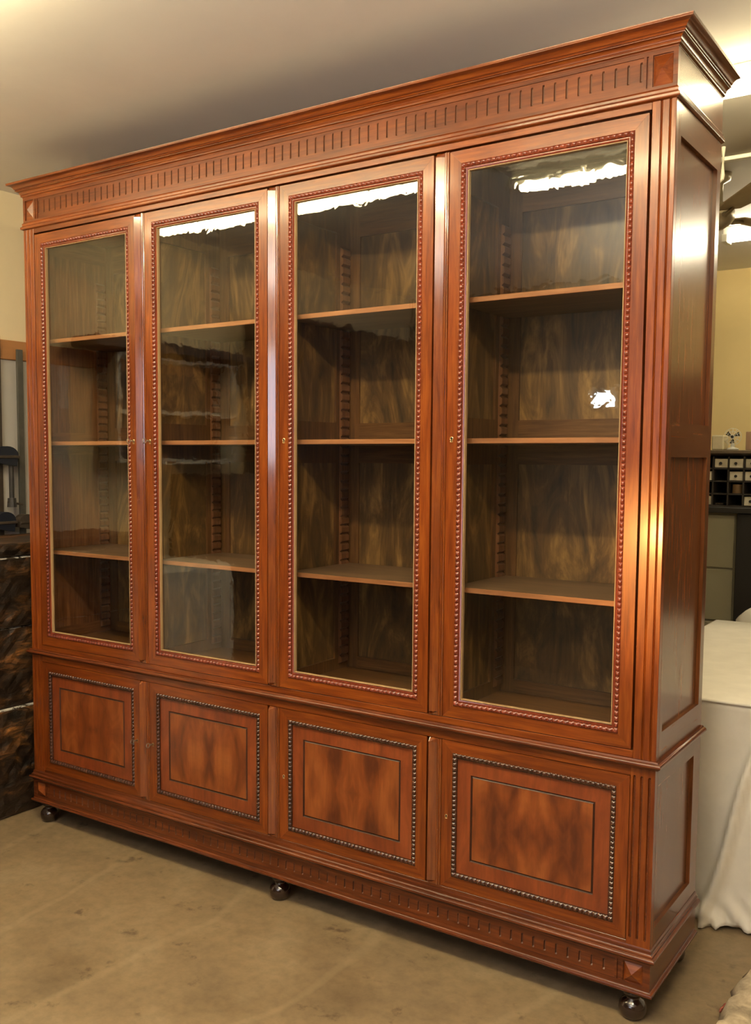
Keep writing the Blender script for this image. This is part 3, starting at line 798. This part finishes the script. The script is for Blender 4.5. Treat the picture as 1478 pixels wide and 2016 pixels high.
for k in range(5):
    a = rr.uniform(-.5, .5); x = cx0 + 3.2 * cw + k * .009
    tube(bm, [(x, 3.24, rz[0] + .016), (x + .02 * cos(a), 3.36, rz[0] + .022 + .02 * abs(sin(a)))], .005, 6)
tag(link_mesh('loose_fittings', bm, M_steel), 'loose metal fittings lying in the bottom row of the organiser', 'fittings')['kind'] = 'stuff'
# small desk fan and boxes on the organiser
M_cage = plain('white_wire', (.72, .70, .62), .5)
df = thing('desk_fan', 'small white desk fan with a wire cage on the organiser', 'fan', (-.61, 3.33, 1.588))
bm = bm_new(); lathe(bm, -.61, 3.33, [(0, 1.589), (.032, 1.589), (.034, 1.598), (.012, 1.606), (.009, 1.63), (0, 1.63)], 20); link_mesh('base', bm, M_cage, df, True)
bm = bm_new(); cz, cy, cx = 1.665, 3.32, -.61
for r_ in (.012, .03, .048): tube(bm, [(cx + r_ * cos(2 * pi * k / 24), cy - .012 * (1 - r_ / .05), cz + r_ * sin(2 * pi * k / 24)) for k in range(25)], .0014, 5, 0, False)
for k in range(12):
    a = 2 * pi * k / 12; tube(bm, [(cx + .008 * cos(a), cy - .014, cz + .008 * sin(a)), (cx + .048 * cos(a), cy, cz + .048 * sin(a)), (cx + .02 * cos(a), cy + .022, cz + .02 * sin(a))], .001, 4)
link_mesh('cage', bm, M_cage, df)
bm = bm_new()
for k in range(3):
    a = 2 * pi * k / 3 + .4
    q = [bm.verts.new((cx + rr_ * cos(a + o_), cy + .004 + t_, cz + rr_ * sin(a + o_))) for rr_, o_, t_ in ((.008, 0, 0), (.04, -.3, -.004), (.042, .35, .006), (.010, .6, .002))]
    bm.faces.new(q)
lathe(bm, 0, 0, [(0, 0), (.009, 0), (.009, .02), (0, .02)], 12)
for v in list(bm.verts)[12:]: v.co = Vector((cx + v.co.x, cy - .008 + v.co.z, cz + v.co.y))
o = link_mesh('blades', bm, M_dark, df); so = o.modifiers.new('thickness', 'SOLIDIFY'); so.thickness = .0015
M_cb = plain('cardboard', (.33, .20, .12), .8, 0, .1, 5)
bm = bm_new(); box(bm, -.525, -.40, 3.26, 3.40, 1.589, 1.692, 0, .002)
cb = tag(link_mesh('cardboard_box', bm, M_cb), 'brown cardboard box standing on the organiser right of the desk fan', 'box')
bm = bm_new(); box(bm, -.461, -.456, 3.2585, 3.26, 1.589, 1.692); link_mesh('seam', bm, M_dark, cb)
M_clear = plain('frosted_plastic', (.55, .48, .32), .3, 0, .1, 20)
bm = bm_new(); box(bm, -.72, -.655, 3.30, 3.42, 1.589, 1.675, 0, .006)
tag(link_mesh('plastic_tub', bm, M_clear), 'cloudy plastic tub standing on the organiser left of the desk fan', 'tub')

# tall dark cupboard out to the right, seen only as a dark band mirrored in the bookcase's polished side
tc_ = thing('tall_cupboard', 'tall dark cupboard against the far wall, reflected in the polished end of the bookcase', 'cupboard', (1.45, 3.8, 0))
bm = bm_new(); box(bm, .40, 2.5, 3.45, 4.12, 0, 2.05, 0, .005); link_mesh('body', bm, M_dkwood, tc_)
for x0 in (.41, .93, 1.46, 1.98):
    bm = bm_new(); box(bm, x0, x0 + .50, 3.43, 3.449, .05, 2.02, 0, .004); dd = link_mesh('door', bm, M_dkwood, tc_)
    bm = bm_new(); box(bm, x0 + .44, x0 + .46, 3.41, 3.43, 1.0, 1.15, 0, .003); link_mesh('handle', bm, M_steel, dd)

# ceiling fan
M_blade = plain('fan_blade', (.30, .22, .12), .55, 0, .15, 5)
M_hub = plain('fan_hub', (.30, .25, .16), .35, .3)
fx_, fy_, fz_ = -.372, 1.90, 2.58
cf = thing('ceiling_fan', 'brown ceiling fan hanging behind the bookcase', 'fan', (fx_, fy_, ZC))
bm = bm_new(); lathe(bm, fx_, fy_, [(0, ZC), (.05, ZC), (.045, ZC - .03), (.016, ZC - .045), (.016, fz_ + .06), (.05, fz_ + .05), (.066, fz_ + .02), (.066, fz_ - .015), (.045, fz_ - .04), (.02, fz_ - .055), (0, fz_ - .058)], 28); link_mesh('motor', bm, M_hub, cf, True)
for a in (-55, 65, 185):
    bm = bm_new(); ca, sa = cos(radians(a)), sin(radians(a))
    def pt(r, w, z): return (fx_ + ca * r - sa * w, fy_ + sa * r + ca * w, fz_ + z)
    outl = [(.11, -.05), (.25, -.074), (.55, -.085), (.60, -.065), (.60, .065), (.55, .085), (.25, .074), (.11, .05)]
    T = [bm.verts.new(pt(r, w, .008 + w * .12)) for r, w in outl]; B = [bm.verts.new(pt(r, w, .002 + w * .12)) for r, w in outl]
    bm.faces.new(T); bm.faces.new(B[::-1])
    for i in range(8): bm.faces.new((T[i], B[i], B[(i + 1) % 8], T[(i + 1) % 8]))
    bl = link_mesh('blade', bm, M_blade, cf)
    bm = bm_new(); tube(bm, [pt(.05, 0, 0), pt(.09, .0, -.012), pt(.16, 0, -.004)], [.010, .012, .006], 8); link_mesh('bracket', bm, M_hub, bl)
# pale rail hanging behind the bookcase, its end bracket beside the cabinet edge
cr = thing('ceiling_rail', 'cream rail with a curled end bracket hanging below the ceiling behind the bookcase', 'rail', (.4, 1.2, ZC))
bm = bm_new(); box(bm, -.18, 1.6, 1.19, 1.21, 2.608, 2.622, 0, .002); link_mesh('track', bm, M_house, cr)
bm = bm_new(); tube(bm, [(-.185, 1.2, 2.66), (-.185, 1.2, 2.56), (-.187, 1.2, 2.548), (-.196, 1.2, 2.541)], .008, 8); link_mesh('end_bracket', bm, M_house, cr)
for x in (.3, 1.2):
    bm = bm_new(); tube(bm, [(x, 1.2, 2.615), (x, 1.2, ZC)], .004, 8); link_mesh('hanger', bm, M_house, cr)

# ------------------------------------------------------------------ left wall: rail, board, cramps, timber
M_rail = plain('orange_pine', (.42, .19, .065), .5, 0, .15, 4, 0, .1, (1, .3, 6))
bm = bm_new(); box(bm, XWL, XWL + .022, -3.2, 1.6, 1.985, 2.075, 0, .003); struct(link_mesh('trim_2', bm, M_rail))
M_board = plain('white_board', (.52, .50, .47), .6, 0, .03, 3)
bm = bm_new(); box(bm, XWL + .001, XWL + .011, -.66, 1.2, .3, 1.984, 0, .001)
tag(link_mesh('backing_board', bm, M_board), 'white painted board fixed to the left wall below the orange rail', 'board')
M_blue = plain('blue_enamel', (.004, .007, .018), .4, 0, .2, 9)
M_bar = plain('dark_bar', (.045, .032, .022), .5, 0, .3, 12)
M_barg = plain('grey_bar', (.075, .072, .06), .5, 0, .3, 12)
def jaw(bm, y, z, w, h, x0):
    """rounded cast head hanging from the bar"""
    pr = []
    for k in range(13):
        a = pi * k / 12; pr.append((y + w * cos(a) * .5, z + h * .45 + h * .55 * sin(a)))
    pr += [(y - w * .5, z), (y + w * .42, z - h * .25)]
    pr = [(p, q) for p, q in pr]
    prism(bm, pr, 'x', x0, x0 + .045)
def cramp(y, ztop, zbot, jaws, label, barmat, jawmat, screw=None):
    x0 = XWL + .024
    t = thing('sash_cramp', label, 'clamp', (x0 + .01, y, zbot), 'sash cramps hanging on the left wall')
    bm = bm_new(); box(bm, x0, x0 + .012, y - .016, y + .016, zbot, ztop, 0, .001); link_mesh('bar', bm, barmat, t)
    for (jy, jz, w, h) in jaws:
        bm = bm_new(); jaw(bm, jy, jz, w, h, x0 + .012); j = link_mesh('jaw', bm, jawmat, t)
        bm = bm_new(); box(bm, x0 + .056, x0 + .062, jy - w * .5, jy + w * .56, jz + h * .25, jz + h * .42, 0, .002); link_mesh('lip', bm, M_bar, j)
    if screw:
        sy, z1, z0, ty0, ty1 = screw
        bm = bm_new(); tube(bm, [(x0 + .04, sy, z1), (x0 + .04, sy, z0)], .0115, 10); tube(bm, [(x0 + .04, sy, z0 + .028), (x0 + .04, sy, z0 - .014)], [.019, .022], 10)
        s_ = link_mesh('screw', bm, M_steel2, t)
        bm = bm_new(); tube(bm, [(x0 + .04, ty0, z0 + .010), (x0 + .04, ty1, z0 - .004)], .005, 8); link_mesh('tommy_bar', bm, M_bar, s_)
M_steel2 = plain('dull_steel', (.055, .052, .05), .35, .7, .2, 20)
cramp(.262, 2.09, 1.13, [(.272, 1.505, .12, .075), (.258, 1.20, .105, .075)], 'sash cramp with two blue heads and a long steel screw, at the left picture edge', M_bar, M_blue, (.302, 1.52, 1.31, .28, .36))
cramp(.385, 2.035, 1.13, [(.375, 1.20, .085, .06)], 'dark grey steel sash cramp hanging close beside the bookcase', M_barg, M_bar)
# stacked rough timber
def timber_mat():
    m, nt, b = mat('rough_burr_timber')
    v = coords(nt, (1.0, .35, 1.0)); a = noise(nt, v, 16, 6, .7, 1.0); c = noise(nt, v, 5, 4, .6, .8)
    r = ramp(nt, [(.34, (.008, .006, .004)), (.52, (.035, .018, .009)), (.62, (.14, .06, .018)), (.72, (.42, .18, .045))], a)
    r2 = ramp(nt, [(.4, (.45, .45, .45)), (.65, (1.25, 1.2, 1.1))], c)
    x = mixc(nt, 1, r.outputs[0], r2.outputs[0], 'MULTIPLY'); nt.links.new(x, b.inputs['Base Color'])
    b.inputs['Roughness'].default_value = .45; bump(nt, b, a, .8, .012); return m
M_timb = timber_mat()
def pale_mat():
    m, nt, b = mat('chipped_pale_edge')
    a = noise(nt, coords(nt, (1, 1, 1)), 30, 4, .7, .5)
    r = ramp(nt, [(.46, (.03, .02, .012)), (.53, (.42, .40, .37)), (.8, (.62, .60, .56))], a)
    nt.links.new(r.outputs[0], b.inputs['Base Color']); b.inputs['Roughness'].default_value = .6; return m
M_pale = pale_mat()
names = ['thin topmost slab of the dark burr timber stack left of the bookcase', 'second slab from the top of the dark burr timber stack, left of the bookcase', 'third slab down in the dark burr timber stack, with white chipped marks', 'thick bottom slab of the dark burr timber stack, standing on the floor']
zz = [1.168, 1.112, .812, .468, .002]
rt = random.Random(5)
for i in range(4):
    z1, z0 = zz[i], zz[i + 1] + .002
    bm = bm_new(); x1 = -2.70 - (0, .0, .012, .0)[i]; y0, y1 = -.75, .42
    ny, nz = 40, max(2, int((z1 - z0) / .03)); rows = []
    for a in range(ny + 1):
        y = y0 + (y1 - y0) * a / ny; row = [(-3.12, y, z0), (x1 - .004, y, z0)]
        for c in range(nz + 1):
            z = z0 + .004 + (z1 - z0 - .012) * c / nz
            row.append((x1 + rt.uniform(-.004, .004) - (.004 if c in (0, nz) else 0), y, z))
        row += [(x1 - .006, y, z1 - .004), (x1 - .016, y, z1), (-3.12, y, z1)]
        rows.append(row)
    V = grid(bm, rows)
    for f in bm.faces:
        c = f.calc_center_median()
        if c.x > -2.78 and c.z > z1 - .0095 and i in (1, 2, 3): f.material_index = 1
    bm.faces.new(V[0]); bm.faces.new(V[-1][::-1])
    bt = [V[a][0] for a in range(ny + 1)] + []
    for a in range(ny): bm.faces.new((V[a][-1], V[a + 1][-1], V[a + 1][0], V[a][0]))
    o = link_mesh('timber_slab', bm, [M_timb, M_pale]); tag(o, names[i], 'timber', 'dark burr timber slabs stacked by the left wall')
    if i == 0:
        bm = bm_new()

# things in the room in front of the bookcase that its glass reflects, plus an added dark block (left wall, y < 0)
sh = thing('wall_shelf', 'dark wall shelf on the left wall, seen reflected in the leftmost glass door', 'shelf', (XWL + .1, -1.3, 2.08))
bm = bm_new(); box(bm, XWL + .024, XWL + .22, -1.95, -.66, 2.08, 2.13, 0, .003); link_mesh('board', bm, M_dkwood, sh)
for y in (-.85, -1.7):
    bm = bm_new(); prism(bm, [(XWL + .024, 2.08), (XWL + .18, 2.08), (XWL + .024, 1.95)], 'y', y, y + .02); link_mesh('bracket', bm, M_dkwood, sh)
M_paper = plain('pale_paper', (.72, .74, .74), .8)
bm = bm_new(); box(bm, XWL + .011, XWL + .013, -.655, -.60, 1.77, 1.98)
tag(link_mesh('paper_sheet', bm, M_paper), 'strip of pale paper pinned to the left wall, reflected in the leftmost glass door', 'paper')
cu = thing('open_cupboard', 'open-fronted cupboard on the left wall, reflected in the leftmost glass door', 'cupboard', (XWL, -1.2, 1.5))
bm = bm_new()
box(bm, XWL, XWL + .16, -.87, -.85, 1.50, 2.06); box(bm, XWL, XWL + .16, -1.75, -1.73, 1.50, 2.06)
box(bm, XWL, XWL + .16, -1.73, -.87, 1.50, 1.52); box(bm, XWL, XWL + .16, -1.73, -.87, 1.76, 1.78); box(bm, XWL, XWL + .16, -1.73, -.87, 2.045, 2.06)
link_mesh('frame', bm, M_house, cu)
bm = bm_new(); box(bm, XWL, XWL + .02, -1.73, -.87, 1.52, 2.045); link_mesh('cupboard_back', bm, M_dkwood, cu)
be = thing('sheeted_bench', 'workbench under a pale sheet along the left wall, reflected low in the leftmost glass door', 'bench', (XWL + .35, -.97, 0))
bm = bm_new(); rows = []
for i in range(40):
    y = -.62 - .70 * i / 39; rows.append([(XWL + .02, y, .98), (XWL + .45, y, .98), (XWL + .50, y, .96)] + [(XWL + .51 + .02 * sin(i * 1.1) * k / 8, y, .95 * (1 - k / 8) + .004) for k in range(1, 9)])
V = grid(bm, rows); bm.faces.new(V[0]); bm.faces.new(V[-1][::-1]); link_mesh('sheet', bm, M_cloth, be)
rk = thing('storage_rack', 'dark tall storage cupboard on the left wall, out of frame beyond the open cupboard', 'cupboard', (XWL + .22, -2.85, 0))
bm = bm_new(); box(bm, XWL + .03, XWL + .42, -3.9, -1.98, 0, 2.35, 0, .005); link_mesh('body', bm, M_dkwood, rk)
for y0 in (-3.89, -3.25, -2.62):
    bm = bm_new(); box(bm, XWL + .421, XWL + .44, y0, y0 + .62, .05, 2.31, 0, .004); link_mesh('door', bm, M_dkwood, rk)
lc = thing('dark_reflection_block', 'unseen dark cabinet added to darken what the second glass door mirrors', 'cabinet', (XWL + .2, -1.66, 0))  # added out of view so the second door's glass mirrors something dark
bm = bm_new(); box(bm, XWL + .01, XWL + .40, -1.97, -1.36, 0, 1.44, 0, .005); link_mesh('body', bm, M_dkwood, lc)
bm = bm_new(); box(bm, XWL + .401, XWL + .418, -1.96, -1.37, .05, 1.40, 0, .004); link_mesh('door', bm, M_dkwood, lc)
wl = thing('wall_lamp', 'small bright wall lamp reflected as a white spot in the right-hand glass door', 'lamp', (-1.62, YWB + .03, 1.95))
bm = bm_new(); box(bm, -1.71, -1.53, YWB, YWB + .05, 1.89, 2.01, 0, .006); link_mesh('housing', bm, M_white, wl)
bm = bm_new(); box(bm, -1.68, -1.56, YWB + .05, YWB + .054, 1.905, 1.98, 0, .001); link_mesh('diffuser', bm, M_lamp, wl)
# spotlight stand
ls = thing('spotlight_stand', 'small warm spotlight on a slim stand facing the right pilaster of the bookcase', 'lamp', (SP[0], SP[1] - .03, 0))
bm = bm_new(); lathe(bm, SP[0], SP[1] - .10, [(0, 0), (.12, 0), (.12, .012), (.012, .02), (.010, SP[2] - .05), (0, SP[2] - .05)], 24); link_mesh('stand', bm, M_dark, ls)
dv = (Vector((-.015, 0, 1.22)) - Vector(SP)).normalized()
bm = bm_new(); tube(bm, [Vector(SP) - dv * .14, Vector(SP) - dv * .12, Vector(SP) - dv * .03, Vector(SP) - dv * .02], [.02, .045, .055, .055], 20); link_mesh('lamp_head', bm, M_dark, ls)

up = thing('fill_stand', 'made-up stand lamp out of view, added to brighten the ceiling', 'lamp', (TP[0], TP[1], 0))  # unseen stand made up to carry the ceiling fill light
bm = bm_new(); lathe(bm, TP[0], TP[1], [(0, 0), (.14, 0), (.14, .015), (.014, .025), (.012, 1.74), (0, 1.74)], 24); link_mesh('pole', bm, M_dark, up)
bm = bm_new(); lathe(bm, TP[0], TP[1], [(0, 1.742), (.06, 1.745), (.14, 1.80), (.17, 1.85), (.165, 1.85), (.135, 1.806), (.05, 1.755), (0, 1.752)], 28); link_mesh('bowl', bm, M_dark, up)

# ------------------------------------------------------------------ bottom-right corner: pale crumpled stone/rug corner on the floor
M_stone = plain('mottled_stone', (.36, .29, .20), .85, 0, .45, 22, .9)
bm = bm_new(); rs = random.Random(9); rows = []
for i in range(25):
    u = i / 24; row = []
    for j in range(25):
        v = j / 24
        x = .150 + .50 * u; y = .42 - .50 * v
        x += .008 * sin(v * 23) * (1 - u) + rs.uniform(-.003, .003); y += .012 * sin(u * 17) + rs.uniform(-.003, .003)
        e = min(1, min(u, v, 1 - u, 1 - v) * 14); z = .002 + .045 * math.sqrt(max(0, e * (2 - e))) + .006 * sin(u * 21 + 2) * sin(v * 17) * e + rs.uniform(-.004, .004) * e
        row.append((x, y, z))
    rows.append(row)
V = grid(bm, rows)
o = link_mesh('stone_slab', bm, M_stone, None, True); so = o.modifiers.new('thickness', 'SOLIDIFY'); so.thickness = .0015; so.offset = -1
tag(o, 'rough mottled pale stone slab lying on the floor in the bottom right corner', 'stone')
M_red = plain('red_brown_chip', (.16, .035, .02), .6, 0, .3, 30)
bm = bm_new(); bmesh.ops.create_icosphere(bm, subdivisions=3, radius=1)
for v in bm.verts: v.co = Vector((.150 + v.co.x * .006 + .006 * v.co.y, .205 + v.co.y * .030, .010 + v.co.z * .009 + .002 * sin(v.co.y * 7)))
tag(link_mesh('wood_chip', bm, M_red, None, True), 'reddish-brown wood chip lying against the pale stone slab', 'chip')

bpy.context.view_layer.update()
